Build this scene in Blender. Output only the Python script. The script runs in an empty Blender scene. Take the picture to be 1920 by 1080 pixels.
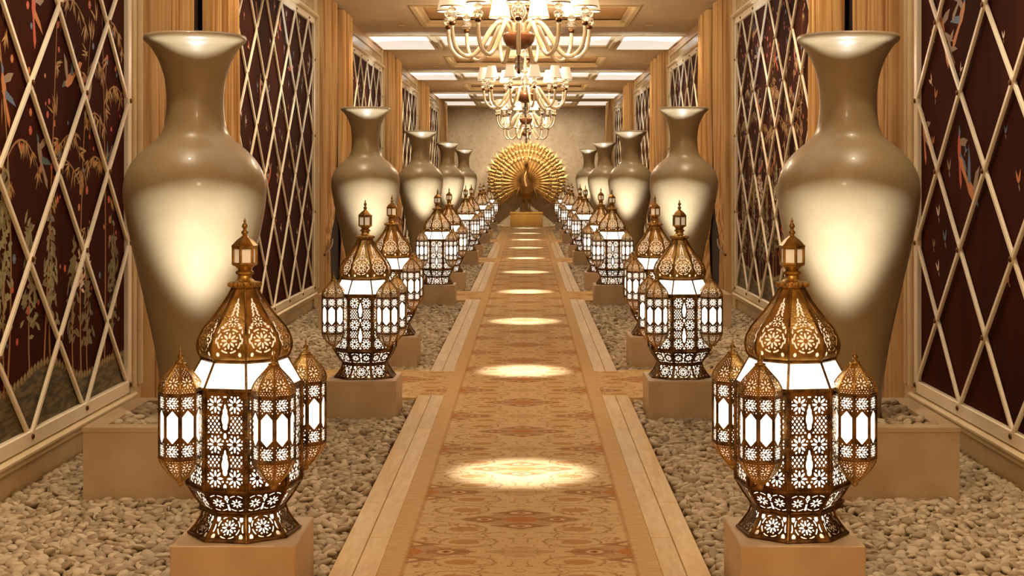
import bpy, math, random
import numpy as np
from mathutils import Vector, Matrix
random.seed(7); RNG = np.random.default_rng(11)
PI = math.pi
scene = bpy.context.scene
C = scene.collection

# ------------------------------------------------------------------ camera, world, exposure
H_EYE, FPX = 1.55, 2700.0
cam_d = bpy.data.cameras.new('camera'); cam = bpy.data.objects.new('camera', cam_d); C.objects.link(cam)
cam.location = (0.03, 0, H_EYE); cam.rotation_euler = (PI/2, 0, 0)
cam_d.sensor_width = 36; cam_d.lens = FPX/1920*36
cam_d.shift_x = -29/1920; cam_d.shift_y = -210/1920
cam_d.clip_end = 200
scene.camera = cam
w = bpy.data.worlds.new('world'); scene.world = w; w.use_nodes = True
w.node_tree.nodes['Background'].inputs[0].default_value = (0.9, 0.62, 0.36, 1)
w.node_tree.nodes['Background'].inputs[1].default_value = 0.02
vs = scene.view_settings
vs.view_transform = 'Standard'; vs.look = 'None'; vs.gamma = 1; vs.use_curve_mapping = False
vs.exposure = -0.12

WARM = (1.0, 0.74, 0.45)
P = 7.9                                   # length of one bay of the hall
CW = [10.8 + P*i for i in range(5)]       # cross walks
PANEL_Y = [6.85 + P*i for i in range(5)]  # wall panels
WX, CEIL, END, BACK = 2.54, 3.76, 46.5, -3.0
VASE_Y = [7.5 + P*i for i in range(5)]

def lamp(name, typ, loc, energy, color=WARM, aim=None, **kw):
    d = bpy.data.lights.new(name, typ); d.energy = energy; d.color = color
    for k, v in kw.items(): setattr(d, k, v)
    o = bpy.data.objects.new(name, d); C.objects.link(o); o.location = loc
    if aim is not None:
        o.rotation_euler = (Vector(aim)-Vector(loc)).to_track_quat('-Z', 'Y').to_euler()
    return o
# recessed ceiling spots that draw the pools of light on the carpet
POOLS = [3.6 + 3.93*i for i in range(11)]
for y in POOLS:
    lamp('carpet_spot', 'SPOT', (0, y+0.75, CEIL-0.03), 2000, (.92, .96, 1), aim=(0, y, 0), spot_size=math.radians(13), spot_blend=1.0, shadow_soft_size=.03)
# recessed wall washers along both sides
for y in PANEL_Y + [-1.0]:
    for s in (-1, 1):
        for dy in (-1.7, -.15):
            lamp('wall_spot', 'SPOT', (s*1.8, y+dy, CEIL-0.03), 145, (1, .80, .55), aim=(s*2.5, y+dy, 1.0), spot_size=math.radians(85), spot_blend=1.0, shadow_soft_size=.05)
for y in CW:
    for s in (-1, 1):
        lamp('curtain_spot', 'SPOT', (s*2.1, y+1.5, CEIL-0.03), 110, (1, .77, .5), aim=(s*2.5, y-.2, 1.2), spot_size=math.radians(80), spot_blend=1.0, shadow_soft_size=.05)
lamp('peacock_fill', 'SPOT', (0, 41.0, CEIL-.03), 1300, (1, .8, .55), aim=(0, 45.2, 1.5), spot_size=math.radians(38), spot_blend=.8, shadow_soft_size=.05)  # added lamp without a known source, brightens the peacock from the front

for x in (-1.6, -.5, .5, 1.6):
    lamp('end_wall_fill', 'SPOT', (x, 43.6, CEIL-.03), 300, (1, .84, .64), aim=(x, END, 1.7), spot_size=math.radians(80), spot_blend=1.0, shadow_soft_size=.05)  # added lamps, no such fixtures known, to lift the dark end wall
lamp('chandelier_bulb', 'POINT', (0, 2.4, 3.0), 150, (1, .76, .48), shadow_soft_size=.3)
# buried floor uplights in front of every vase
UPX, UPDY = 1.47, -.7
for y in VASE_Y:
    for s in (-1, 1):
        lamp('vase_uplight', 'SPOT', (s*UPX, y+UPDY, .03), 760, (.9, .95, 1), aim=(s*1.565, y-.41, 1.6), spot_size=math.radians(42), spot_blend=1.0, shadow_soft_size=.06)

# ------------------------------------------------------------------ helpers
def srgb(r, g, b):
    f = lambda c: (c/255/12.92) if c/255 <= .04045 else ((c/255+.055)/1.055)**2.4
    return (f(r), f(g), f(b), 1)

class E:                                    # tiny expression builder for shader maths
    def __init__(s, nt, v): s.nt, s.v = nt, v
    def op(s, o, *args):
        n = s.nt.nodes.new('ShaderNodeMath'); n.operation = o
        for i, a in enumerate((s,)+args):
            if isinstance(a, E): s.nt.links.new(a.v, n.inputs[i])
            else: n.inputs[i].default_value = a
        return E(s.nt, n.outputs[0])
    def __add__(s, o): return s.op('ADD', o)
    def __sub__(s, o): return s.op('SUBTRACT', o)
    def __mul__(s, o): return s.op('MULTIPLY', o)
    def __truediv__(s, o): return s.op('DIVIDE', o)
    def __rsub__(s, o): return (s*-1.0)+o
    def abs(s): return s.op('ABSOLUTE')
    def max(s, o): return s.op('MAXIMUM', o)
    def min(s, o): return s.op('MINIMUM', o)
    def step(s, a, b):                       # smooth 0..1 from a to b
        n = s.nt.nodes.new('ShaderNodeMapRange'); n.interpolation_type = 'SMOOTHSTEP'
        s.nt.links.new(s.v, n.inputs[0])
        if a < b: n.inputs[1].default_value, n.inputs[2].default_value = a, b
        else:
            n.inputs[1].default_value, n.inputs[2].default_value = b, a
            n.inputs[3].default_value, n.inputs[4].default_value = 1, 0
        return E(s.nt, n.outputs[0])

def noise(nt, vec, scale, detail=3, rough=.55):
    n = nt.nodes.new('ShaderNodeTexNoise'); n.inputs['Scale'].default_value = scale
    n.inputs['Detail'].default_value = detail; n.inputs['Roughness'].default_value = rough
    if vec is not None: nt.links.new(vec, n.inputs['Vector'])
    return E(nt, n.outputs[0])
def mixc(nt, fac, a, b):
    n = nt.nodes.new('ShaderNodeMix'); n.data_type = 'RGBA'
    if isinstance(fac, E): nt.links.new(fac.v, n.inputs[0])
    else: n.inputs[0].default_value = fac
    for i, c in ((6, a), (7, b)):
        if isinstance(c, tuple): n.inputs[i].default_value = c
        else: nt.links.new(c, n.inputs[i])
    return n.outputs[2]

M = {}
def mat(name, col, rough=.5, metal=0, col2=None, nscale=8, stretch=(1, 1, 1), bump=0, bscale=60, coat=0, emit=0, ecol=None, trans=0, coords='Object', lo=.35, hi=.65, spec=None, rnd=0, ior=1.45):
    m = bpy.data.materials.new(name); m.use_nodes = True; nt = m.node_tree
    b = nt.nodes['Principled BSDF']
    b.inputs['Base Color'].default_value = col; b.inputs['Roughness'].default_value = rough
    b.inputs['Metallic'].default_value = metal; b.inputs['Coat Weight'].default_value = coat
    b.inputs['Transmission Weight'].default_value = trans; b.inputs['IOR'].default_value = ior
    if spec is not None: b.inputs['Specular IOR Level'].default_value = spec
    tc = nt.nodes.new('ShaderNodeTexCoord'); mp = nt.nodes.new('ShaderNodeMapping')
    nt.links.new(tc.outputs[coords], mp.inputs[0]); mp.inputs['Scale'].default_value = stretch
    c = None
    if col2:
        f = noise(nt, mp.outputs[0], nscale).step(lo, hi)
        c = mixc(nt, f, col, col2)
    if rnd:
        oi = nt.nodes.new('ShaderNodeObjectInfo')
        hs = nt.nodes.new('ShaderNodeHueSaturation')
        v = E(nt, oi.outputs['Random'])*(2*rnd)+(1-rnd)
        nt.links.new(v.v, hs.inputs['Value'])
        if c is None: hs.inputs['Color'].default_value = col
        else: nt.links.new(c, hs.inputs['Color'])
        c = hs.outputs[0]
    if c is not None: nt.links.new(c, b.inputs['Base Color'])
    if bump:
        bn = nt.nodes.new('ShaderNodeBump'); bn.inputs['Strength'].default_value = bump; bn.inputs['Distance'].default_value = .01
        nt.links.new(noise(nt, mp.outputs[0], bscale).v, bn.inputs['Height']); nt.links.new(bn.outputs[0], b.inputs['Normal'])
    if emit:
        b.inputs['Emission Color'].default_value = ecol or col; b.inputs['Emission Strength'].default_value = emit
    M[name] = m
    return m

class MB:
    def __init__(s): s.v, s.f, s.m = [], [], []
    def add(s, vs, fs, mi=0, mtx=None):
        o = len(s.v)
        if mtx is not None: vs = [tuple(mtx @ Vector(p)) for p in vs]
        s.v += [tuple(p) for p in vs]; s.f += [tuple(i+o for i in f) for f in fs]; s.m += [mi]*len(fs)
        return s
    def box(s, x0, x1, y0, y1, z0, z1, mi=0, bev=0):
        if not bev:
            v = [(x, y, z) for x in (x0, x1) for y in (y0, y1) for z in (z0, z1)]
            return s.add(v, [(0, 1, 3, 2), (4, 6, 7, 5), (0, 4, 5, 1), (2, 3, 7, 6), (0, 2, 6, 4), (1, 5, 7, 3)], mi)
        b = bev; v = []; idx = {}
        X, Y, Z = (x0, x1), (y0, y1), (z0, z1)
        for i in (0, 1):
            for j in (0, 1):
                for k in (0, 1):
                    sx, sy, sz = (1-2*i)*b, (1-2*j)*b, (1-2*k)*b
                    idx[i, j, k] = len(v)
                    v += [(X[i], Y[j]+sy, Z[k]+sz), (X[i]+sx, Y[j], Z[k]+sz), (X[i]+sx, Y[j]+sy, Z[k])]
        f = []
        for ax in range(3):
            for e in (0, 1):
                q = []
                for (p, r) in ((0, 0), (1, 0), (1, 1), (0, 1)):
                    c = [0, 0, 0]; c[ax] = e; o = [a for a in range(3) if a != ax]; c[o[0]] = p; c[o[1]] = r
                    q.append(idx[tuple(c)]+ax)
                flip = (e == 0) ^ (ax == 1)
                f.append(tuple(q[::-1] if flip else q))
            o = [a for a in range(3) if a != ax]
            for p in (0, 1):
                for r in (0, 1):
                    c0 = [0, 0, 0]; c0[o[0]] = p; c0[o[1]] = r; c1 = list(c0); c1[ax] = 1
                    a, b2 = idx[tuple(c0)], idx[tuple(c1)]
                    q = (a+o[0], a+o[1], b2+o[1], b2+o[0])
                    f.append(q if (p ^ r ^ (ax == 1)) else q[::-1])
        for (i, j, k), a in idx.items():
            f.append((a, a+1, a+2) if (i+j+k) % 2 else (a+2, a+1, a))
        return s.add(v, f, mi)
    def lathe(s, prof, n=32, mi=0, off=(0, 0, 0), ang=0, cap=True):
        v, f = [], []
        for r, z in prof:
            for i in range(n):
                a = 2*PI*i/n+ang
                v.append((off[0]+r*math.cos(a), off[1]+r*math.sin(a), off[2]+z))
        for k in range(len(prof)-1):
            for i in range(n):
                j = (i+1) % n
                f.append((k*n+i, k*n+j, (k+1)*n+j, (k+1)*n+i))
        if cap:
            f.append(tuple(range(n))[::-1]); f.append(tuple((len(prof)-1)*n+i for i in range(n)))
        return s.add(v, f, mi)
    def tube(s, pts, rad, n=8, mi=0, cap=True, flat=1.0):
        pts = [Vector(p) for p in pts]; L = len(pts)
        rad = rad if isinstance(rad, (list, tuple)) else [rad]*L
        v, f = [], []; up = None
        for i, p in enumerate(pts):
            t = (pts[min(i+1, L-1)]-pts[max(i-1, 0)]).normalized()
            if up is None: up = Vector((0, 0, 1)) if abs(t.z) < .9 else Vector((1, 0, 0))
            a = t.cross(up).normalized(); up = a.cross(t).normalized()
            for k in range(n):
                th = 2*PI*k/n
                v.append(tuple(p+a*(math.cos(th)*rad[i])+up*(math.sin(th)*rad[i]*flat)))
        for i in range(L-1):
            for k in range(n):
                j = (k+1) % n
                f.append((i*n+k, i*n+j, (i+1)*n+j, (i+1)*n+k))
        if cap: f.append(tuple(range(n))[::-1]); f.append(tuple((L-1)*n+k for k in range(n)))
        return s.add(v, f, mi)
    def ball(s, c, r, n=12, m=8, mi=0):
        rx, ry, rz = r if isinstance(r, tuple) else (r, r, r)
        v = [(c[0], c[1], c[2]-rz)]; f = []
        for i in range(1, m):
            ph = -PI/2+PI*i/m
            for k in range(n): v.append((c[0]+rx*math.cos(ph)*math.cos(2*PI*k/n), c[1]+ry*math.cos(ph)*math.sin(2*PI*k/n), c[2]+rz*math.sin(ph)))
        v.append((c[0], c[1], c[2]+rz)); t = len(v)-1
        for k in range(n): f.append((0, 1+(k+1) % n, 1+k)); f.append((t, t-n+k, t-n+(k+1) % n))
        for i in range(m-2):
            for k in range(n): a = 1+i*n; f.append((a+k, a+(k+1) % n, a+n+(k+1) % n, a+n+k))
        return s.add(v, f, mi)
    def mesh(s, name, mats, smooth=False):
        me = bpy.data.meshes.new(name); me.from_pydata(s.v, [], s.f)
        for m in (mats if isinstance(mats, (list, tuple)) else [mats]): me.materials.append(M[m])
        me.polygons.foreach_set('material_index', s.m)
        if smooth:
            me.polygons.foreach_set('use_smooth', [True]*len(me.polygons))
            if smooth != True: me.set_sharp_from_angle(angle=math.radians(smooth))
        me.update(); return me
    def build(s, name, mats, parent=None, smooth=False): return obj(name, s.mesh(name, mats, smooth), parent)

def obj(name, me, parent=None, loc=(0, 0, 0), rz=0):
    o = bpy.data.objects.new(name, me); C.objects.link(o); o.location = loc; o.rotation_euler = (0, 0, rz)
    if parent is not None: o.parent = parent
    return o
def empty(name, loc=(0, 0, 0), rz=0):
    o = bpy.data.objects.new(name, None); C.objects.link(o); o.location = loc; o.rotation_euler = (0, 0, rz); o.empty_display_size = .1
    return o
def tag(o, label, cat, group=None):
    o['label'] = label; o['category'] = cat
    if group: o['group'] = group
    return o
def struct(o): o['kind'] = 'structure'; return o
KIDS = {}
def copy_tree(o, parent=None):
    c = o.copy(); C.objects.link(c); c.parent = parent
    for ch in o.children: copy_tree(ch, c)
    return c
ORD = ['nearest', 'second', 'third', 'fourth', 'fifth', 'sixth', 'seventh', 'eighth', 'ninth', 'tenth']
SIDE = {-1: 'left', 1: 'right'}

# ------------------------------------------------------------------ materials
mat('plaster', srgb(204, 182, 148), .6, col2=srgb(198, 175, 140), nscale=3)
mat('tray_plaster', srgb(214, 172, 112), .5, col2=srgb(205, 160, 100), nscale=2)
mat('ceiling_glow', srgb(235, 232, 222), .6, emit=.72, ecol=(1, .95, .86, 1))  # emission stands in for white light on the ceiling
mat('cream_paint', srgb(222, 200, 156), .35, col2=srgb(214, 190, 145), nscale=6)
mat('slat_paint', srgb(250, 236, 208), .3, col2=srgb(244, 228, 196), nscale=5)
mat('golden_wood', srgb(205, 158, 98), .35, col2=srgb(190, 140, 80), nscale=3, stretch=(6, 1, 1))
mat('stone_tile', srgb(206, 180, 138), .35, col2=srgb(196, 168, 124), nscale=5, rnd=.05)
mat('frieze_tile', srgb(196, 172, 126), .22, col2=srgb(170, 146, 100), nscale=7, rnd=.1)
mat('plank', srgb(228, 192, 122), .25, col2=srgb(218, 178, 106), nscale=5, stretch=(6, 1, 1), rnd=.06)
mat('plinth_stone', srgb(202, 176, 140), .4, col2=srgb(190, 162, 124), nscale=4, bump=.05)
mat('vase_glaze', srgb(156, 136, 102), .36, col2=srgb(150, 129, 95), nscale=5, coat=.15, bump=.02, bscale=70)
mat('panel_lacquer', srgb(66, 26, 12), .75, spec=.04, col2=srgb(54, 20, 9), nscale=5, stretch=(1, 1, .3), bump=.03, bscale=200)
mat('brass', srgb(196, 156, 86), .3, metal=.85, col2=srgb(112, 82, 38), nscale=14, bump=.15, bscale=90, lo=.3, hi=.72)
mat('dark_brass', srgb(138, 102, 54), .36, metal=.85, col2=srgb(76, 52, 26), nscale=20, bump=.2, bscale=120)
mat('milk_glass', srgb(245, 238, 225), .3, emit=1.7, ecol=(1, .9, .74, 1))
mat('roof_glass', srgb(245, 238, 225), .25, emit=2.2, ecol=(1, .9, .72, 1))
mat('dome_glow', srgb(240, 220, 190), .5, emit=.9, ecol=(1, .78, .5, 1))
mat('clear_pane', srgb(235, 225, 200), .15, emit=.25, ecol=(1, .85, .6, 1))
mat('stud', srgb(110, 74, 36), .35, metal=.9)
mat('shade_fabric', srgb(240, 225, 195), .7, emit=.55, ecol=(1, .83, .56, 1))
mat('shade_lining', srgb(250, 240, 220), .7, emit=1.8, ecol=(1, .88, .66, 1))
mat('shade_trim', srgb(150, 110, 60), .5)
mat('amber_glass', srgb(132, 84, 54), .1, coat=1, col2=srgb(116, 68, 40), nscale=6)
mat('ivory_glass', srgb(252, 243, 222), .1, trans=.62, coat=.3, col2=srgb(232, 210, 168), nscale=5)
mat('clear_glass', srgb(248, 240, 220), .04, trans=.9)
mat('bronze_fitting', srgb(92, 58, 30), .35, metal=.8)
mat('curtain_cloth', srgb(218, 182, 128), .9, col2=srgb(172, 128, 78), nscale=26, stretch=(1, 0, .015), lo=.42, hi=.62, spec=.1)
mat('gold', srgb(206, 174, 112), .42, metal=.75, col2=srgb(176, 138, 80), nscale=8, bump=.08, bscale=60)
mat('old_gold', srgb(124, 90, 46), .3, metal=.8, col2=srgb(104, 72, 36), nscale=8)
mat('bronze_gold', srgb(136, 98, 50), .3, metal=.65, col2=srgb(114, 80, 38), nscale=8)
mat('gold_plinth', srgb(214, 170, 88), .35, metal=.35, col2=srgb(205, 158, 78), nscale=3)
for n_, c_ in dict(p_leaf=(182, 136, 66), p_stem=(164, 112, 56), p_green=(150, 142, 98), p_olive=(120, 106, 66), p_red=(198, 76, 44), p_blue=(86, 112, 140), p_white=(226, 196, 172), p_orange=(202, 122, 60), p_teal=(70, 92, 92), p_grey=(150, 124, 100)).items():
    mat(n_, srgb(*c_), .55)
mat('p_hill', srgb(112, 96, 58), .6, col2=srgb(62, 54, 34), nscale=10, stretch=(1, 1, 4))
mat('p_scallop', srgb(150, 130, 84), .6)

def dark_drape():
    m = mat('spotted_drape', srgb(30, 18, 22), .8); nt = m.node_tree; b = nt.nodes['Principled BSDF']
    tc = nt.nodes.new('ShaderNodeTexCoord'); vo = nt.nodes.new('ShaderNodeTexVoronoi'); vo.inputs['Scale'].default_value = 22
    vo.inputs['Randomness'].default_value = .5
    nt.links.new(tc.outputs['Object'], vo.inputs['Vector'])
    f = E(nt, vo.outputs['Distance']).step(.26, .2)
    nt.links.new(mixc(nt, f, srgb(30, 18, 22), srgb(200, 170, 140)), b.inputs['Base Color'])
dark_drape()

def wallpaper():
    m = mat('wallpaper', srgb(172, 152, 122), .55); nt = m.node_tree; b = nt.nodes['Principled BSDF']
    tc = nt.nodes.new('ShaderNodeTexCoord'); mp = nt.nodes.new('ShaderNodeMapping'); mp.inputs['Scale'].default_value = (1.3, 1, 1)
    nt.links.new(tc.outputs['Object'], mp.inputs[0])
    a = noise(nt, mp.outputs[0], 15, 8, .8).step(.53, .68); c = noise(nt, mp.outputs[0], 1.3, 3)
    base = mixc(nt, c.step(.3, .7), srgb(186, 168, 140), srgb(168, 148, 118))
    br = nt.nodes.new('ShaderNodeTexBrick'); nt.links.new(mp.outputs[0], br.inputs['Vector'])
    nt.links.new(mixc(nt, a*.95, base, srgb(96, 76, 50)), b.inputs['Base Color'])
wallpaper()

def pebble_mat():
    m = mat('pebble', srgb(178, 158, 126), .6); nt = m.node_tree; b = nt.nodes['Principled BSDF']
    g = nt.nodes.new('ShaderNodeNewGeometry'); oi = nt.nodes.new('ShaderNodeObjectInfo')
    r = (E(nt, g.outputs['Random Per Island'])+E(nt, oi.outputs['Random'])).op('FRACT')
    tc = nt.nodes.new('ShaderNodeTexCoord')
    n = noise(nt, tc.outputs['Object'], 40, 3)
    c1 = mixc(nt, r, srgb(208, 190, 158), srgb(152, 130, 100))
    nt.links.new(mixc(nt, n.step(.45, .8)*.35, c1, srgb(120, 98, 70)), b.inputs['Base Color'])
pebble_mat()

def carpet_mat(name, border):
    m = mat(name, srgb(205, 172, 122), .9, spec=.1); nt = m.node_tree; b = nt.nodes['Principled BSDF']
    tc = nt.nodes.new('ShaderNodeTexCoord'); sp = nt.nodes.new('ShaderNodeSeparateXYZ'); nt.links.new(tc.outputs['Object'], sp.inputs[0])
    X, Y = E(nt, sp.outputs[0]), E(nt, sp.outputs[1])
    a0 = X.op('PINGPONG', .46); b0 = (Y+(-5.62+110)).op('PINGPONG', .56)
    cb = nt.nodes.new('ShaderNodeCombineXYZ'); nt.links.new(a0.v, cb.inputs[0]); nt.links.new(b0.v, cb.inputs[1])
    wv = cb.outputs[0]
    a = a0+(noise(nt, wv, 26, 2)-.5)*.035; q = b0+(noise(nt, wv, 31, 2)-.5)*.035
    def ell(u, v, cx, cy, rx, ry):
        du = (u-cx)/rx; dv = (v-cy)/ry
        return du*du+dv*dv
    def motif(u, v, k=1.0):
        ua, va = u.abs(), v.abs()
        dia = (ua/(.25*k)+va/(.21*k)).step(1.05, .85)
        alm1 = ((ua-.17*k).abs()/(.13*k)+va/(.075*k)).step(1.05, .8)
        alm2 = (ua/(.15*k)+(va-.12*k).abs()/(.07*k)).step(1.05, .8)
        dark = alm1.max(alm2).max(dia*.55)
        eye1 = ell(ua, va, .165*k, 0, .034*k, .022*k); eye2 = ell(ua, va, 0, .125*k, .05*k, .02*k)
        light = eye1.step(1.3, .9).max(eye2.step(1.3, .9))
        pupil = eye1.step(.4, .2).max(eye2.step(.25, .12))
        core = ell(ua, va, 0, 0, .075*k, .05*k)
        return dark, light, pupil, core
    d1, l1, p1, c1 = motif(a, q); d2, l2, p2, c2 = motif(.47-a, .56-q, 1.0)
    d3, l3, p3, c3 = motif(a, .56-q, .5)
    dark = d1.max(d2).max(d3*.45)
    light = l1.max(l2); pupil = p1.max(p2)
    r1 = ell(a, q, .27, .18, .12, .09); r2 = ell(a, q, .22, .40, .12, .085)
    ring = ((r1-1.0).abs().step(.13, .05)).max((r2-1.0).abs().step(.13, .05))
    fill = ell(a, q, .25, .18, .065, .042).step(1.25, .8).max(ell(a, q, .24, .40, .065, .04).step(1.25, .8))
    vo = nt.nodes.new('ShaderNodeTexVoronoi'); vo.feature = 'DISTANCE_TO_EDGE'; vo.inputs['Scale'].default_value = 13
    cb2 = nt.nodes.new('ShaderNodeCombineXYZ'); nt.links.new(a.v, cb2.inputs[0]); nt.links.new((q*1.5).v, cb2.inputs[1]); nt.links.new(cb2.outputs[0], vo.inputs['Vector'])
    lace = E(nt, vo.outputs['Distance']).step(.05, .015)*noise(nt, wv, 9, 2).step(.38, .5)
    leaf = noise(nt, cb2.outputs[0], 24, 3).step(.6, .68)*.55
    col = mixc(nt, leaf, srgb(214, 182, 132), srgb(176, 128, 74))
    col = mixc(nt, lace*.7, col, srgb(160, 112, 62))
    col = mixc(nt, ring*.6, col, srgb(150, 100, 54)); col = mixc(nt, fill*.75, col, srgb(182, 128, 68))
    col = mixc(nt, dark*.66, col, srgb(142, 84, 36))
    col = mixc(nt, c1.min(c2).step(1.2, .8)*.8, col, srgb(190, 118, 58))
    col = mixc(nt, light*.9, col, srgb(222, 188, 136)); col = mixc(nt, pupil, col, srgb(140, 78, 34))
    if border:
        xa = X.abs(); mp = nt.nodes.new('ShaderNodeMapping'); mp.inputs['Scale'].default_value = (12, 60, 1); nt.links.new(tc.outputs['Object'], mp.inputs[0])
        bc = mixc(nt, noise(nt, mp.outputs[0], 1, 3).step(.35, .65), srgb(214, 180, 130), srgb(202, 164, 112))
        col = mixc(nt, xa.step(.455, .465), col, bc)
        col = mixc(nt, (xa-.46).abs().step(.012, .006)*.4, col, srgb(168, 116, 60))
    nt.links.new(col, b.inputs['Base Color'])
    bn = nt.nodes.new('ShaderNodeBump'); bn.inputs['Strength'].default_value = .25; bn.inputs['Distance'].default_value = .004
    nt.links.new(noise(nt, tc.outputs['Object'], 350, 2).v, bn.inputs['Height']); nt.links.new(bn.outputs[0], b.inputs['Normal'])
carpet_mat('carpet_main', True); carpet_mat('carpet_cross', False)

# ------------------------------------------------------------------ room shell
XI, XO = .555, .745                         # carpet edge, outer edge of the border planks
CH = .62                                    # half depth of a cross walk
struct(MB().box(-WX-.4, WX+.4, BACK, END+.2, -.22, -.09).build('floor', 'plinth_stone'))
struct(MB().box(-WX-.6, -WX, BACK, END+.2, -.1, CEIL+.3).build('wall_left', 'cream_paint'))
struct(MB().box(WX, WX+.6, BACK, END+.2, -.1, CEIL+.3).build('wall_right', 'cream_paint'))
struct(MB().box(-WX, WX, END, END+.2, -.1, CEIL+.3).build('wall_end', 'wallpaper'))
struct(MB().box(-WX, WX, BACK-.2, BACK, -.1, CEIL+.3).build('wall_back', 'cream_paint'))
# ceiling with a row of recessed trays
TL, TX, TD = 1.28, 1.5, .1
trays = [(12.0+3.95*i, i % 2) for i in range(-3, 9)]
cb = MB(); ylast = BACK
cb.box(-WX, -TX, BACK, END, CEIL, CEIL+.12).box(TX, WX, BACK, END, CEIL, CEIL+.12)
for (yc, k) in trays:
    cb.box(-TX, TX, ylast, yc-TL, CEIL, CEIL+.12); ylast = yc+TL
cb.box(-TX, TX, ylast, END, CEIL, CEIL+.12)
cb.box(-WX, WX, BACK, END, CEIL+.13, CEIL+.3)
ceil = struct(cb.build('ceiling', 'plaster'))
def frame_ring(mb, x0, x1, y0, y1, z0, z1, wd):
    mb.box(x0, x1, y0, y0+wd, z0, z1).box(x0, x1, y1-wd, y1, z0, z1)
    mb.box(x0, x0+wd, y0+wd, y1-wd, z0, z1).box(x1-wd, x1, y0+wd, y1-wd, z0, z1)
tray_frame = MB(); frame_ring(tray_frame, -TX, TX, -TL, TL, CEIL-.02, CEIL+.04, .06); frame_ring(tray_frame, -TX+.06, TX-.06, -TL+.06, TL-.06, CEIL+.03, CEIL+.07, .05)
tray_frame = tray_frame.mesh('tray_moulding', 'cream_paint')
tray_pan = MB().box(-TX+.02, TX-.02, -TL+.02, TL-.02, CEIL+.09, CEIL+.125).mesh('tray_panel', 'tray_plaster')
light_pan = MB().box(-TX+.1, TX-.1, -TL+.1, TL-.1, CEIL+.06, CEIL+.1).mesh('glow_panel', 'ceiling_glow')
spill_pan = MB().box(-.45, .45, -TL+.1, TL-.1, CEIL-.012, CEIL+.005).mesh('glow_panel', 'ceiling_glow')  # glowing side strips stand in for light spilled on the flat ceiling
spill_frm = MB(); frame_ring(spill_frm, -.48, .48, -TL+.07, TL-.07, CEIL-.016, CEIL+.005, .03); spill_frm = spill_frm.mesh('glow_frame', 'cream_paint')  # rim added round the strips of spilled light
nl = 0
for i, (yc, k) in enumerate(trays):
    t = obj('tray_moulding', tray_frame, ceil, (0, yc, 0)); obj('tray_panel', tray_pan, ceil, (0, yc, 0))
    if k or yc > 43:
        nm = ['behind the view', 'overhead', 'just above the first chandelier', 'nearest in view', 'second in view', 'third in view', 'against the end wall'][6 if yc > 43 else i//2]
        o = empty('glow_band', (0, yc, CEIL)); 
        for me, sx in ((light_pan, 0), (spill_pan, -2.02), (spill_pan, 2.02)):
            obj('glow_panel', me, o, (sx, 0, -CEIL))
        for sx in (-2.02, 2.02): obj('glow_frame', spill_frm, o, (sx, 0, -CEIL))
        tag(o, 'white ceiling glow across the hall, side strips for light spill, %s' % nm, 'ceiling light', 'lit ceiling bands')

# carpets
RUN_END = 44.3
tag(MB().box(-XI, XI, BACK+.1, RUN_END, -.03, 0).build('carpet_runner', 'carpet_main'), 'long tan patterned carpet runner down the middle of the hall', 'carpet')
for i, y in enumerate(CW):
    for s in (-1, 1):
        o = MB().box(min(s*XI, s*(WX-.06)), max(s*XI, s*(WX-.06)), y-CH, y+CH, -.03, -.002).build('cross_carpet', 'carpet_cross')
        tag(o, 'patterned carpet branch leading %s off the runner, %s from the camera' % (SIDE[s], ORD[i]), 'carpet', 'carpet branches')

# border planks and pebble beds, one frame per bay and side
BAYS = [(3.5, CW[0]-CH)]+[(CW[i]+CH, CW[i+1]-CH) for i in range(4)]+[(CW[4]+CH, RUN_END)]
pw = (XO-XI)/2; tn = 0
for bi, (y0, y1) in enumerate(BAYS):
    for s in (-1, 1):
        tn += 1; root = struct(empty('trim_%d' % tn, (s*(XI+XO)/2, (y0+y1)/2, -.08)))
        cx, cy = s*(XI+XO)/2, (y0+y1)/2
        n = max(1, round((y1-y0)/1.25)); L = (y1-y0)/n
        for row in (0, 1):
            xa = s*(XI+pw*row); xb = s*(XI+pw*(row+1)); off = (.5 if row else 0)*L
            cuts = [y0]+[y0+off+L*k for k in range(0 if off else 1, n)]+[y1]
            for ya, yb in zip(cuts, cuts[1:]):
                if yb-ya < .02: continue
                MB().box(min(xa, xb)+.0012-cx, max(xa, xb)-.0012-cx, ya+.0012-cy, yb-.0012-cy, 0, .08, bev=.003).build('plank', 'plank', root)
        for ya in ([y0, y1-.1] if bi else [y1-.1]):
            for k in range(2):
                xa, xb = s*(XO+.0+k*.875), s*(XO+(k+1)*.875)
                MB().box(min(xa, xb)+.0012-cx, max(xa, xb)-.0012-cx, ya+.0012-cy, ya+.1-.0012-cy, 0, .08, bev=.003).build('plank', 'plank', root)

# ------------------------------------------------------------------ wall panels with diamond lattice
PW, PZ0, PZ1 = 4.5, .23, 3.37
DW, DH = .9, .9
LZ0, LZ1 = PZ0+.0, PZ1
NZ = 7; DHH = (LZ1-LZ0)/NZ                   # half-diamond rows

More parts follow.
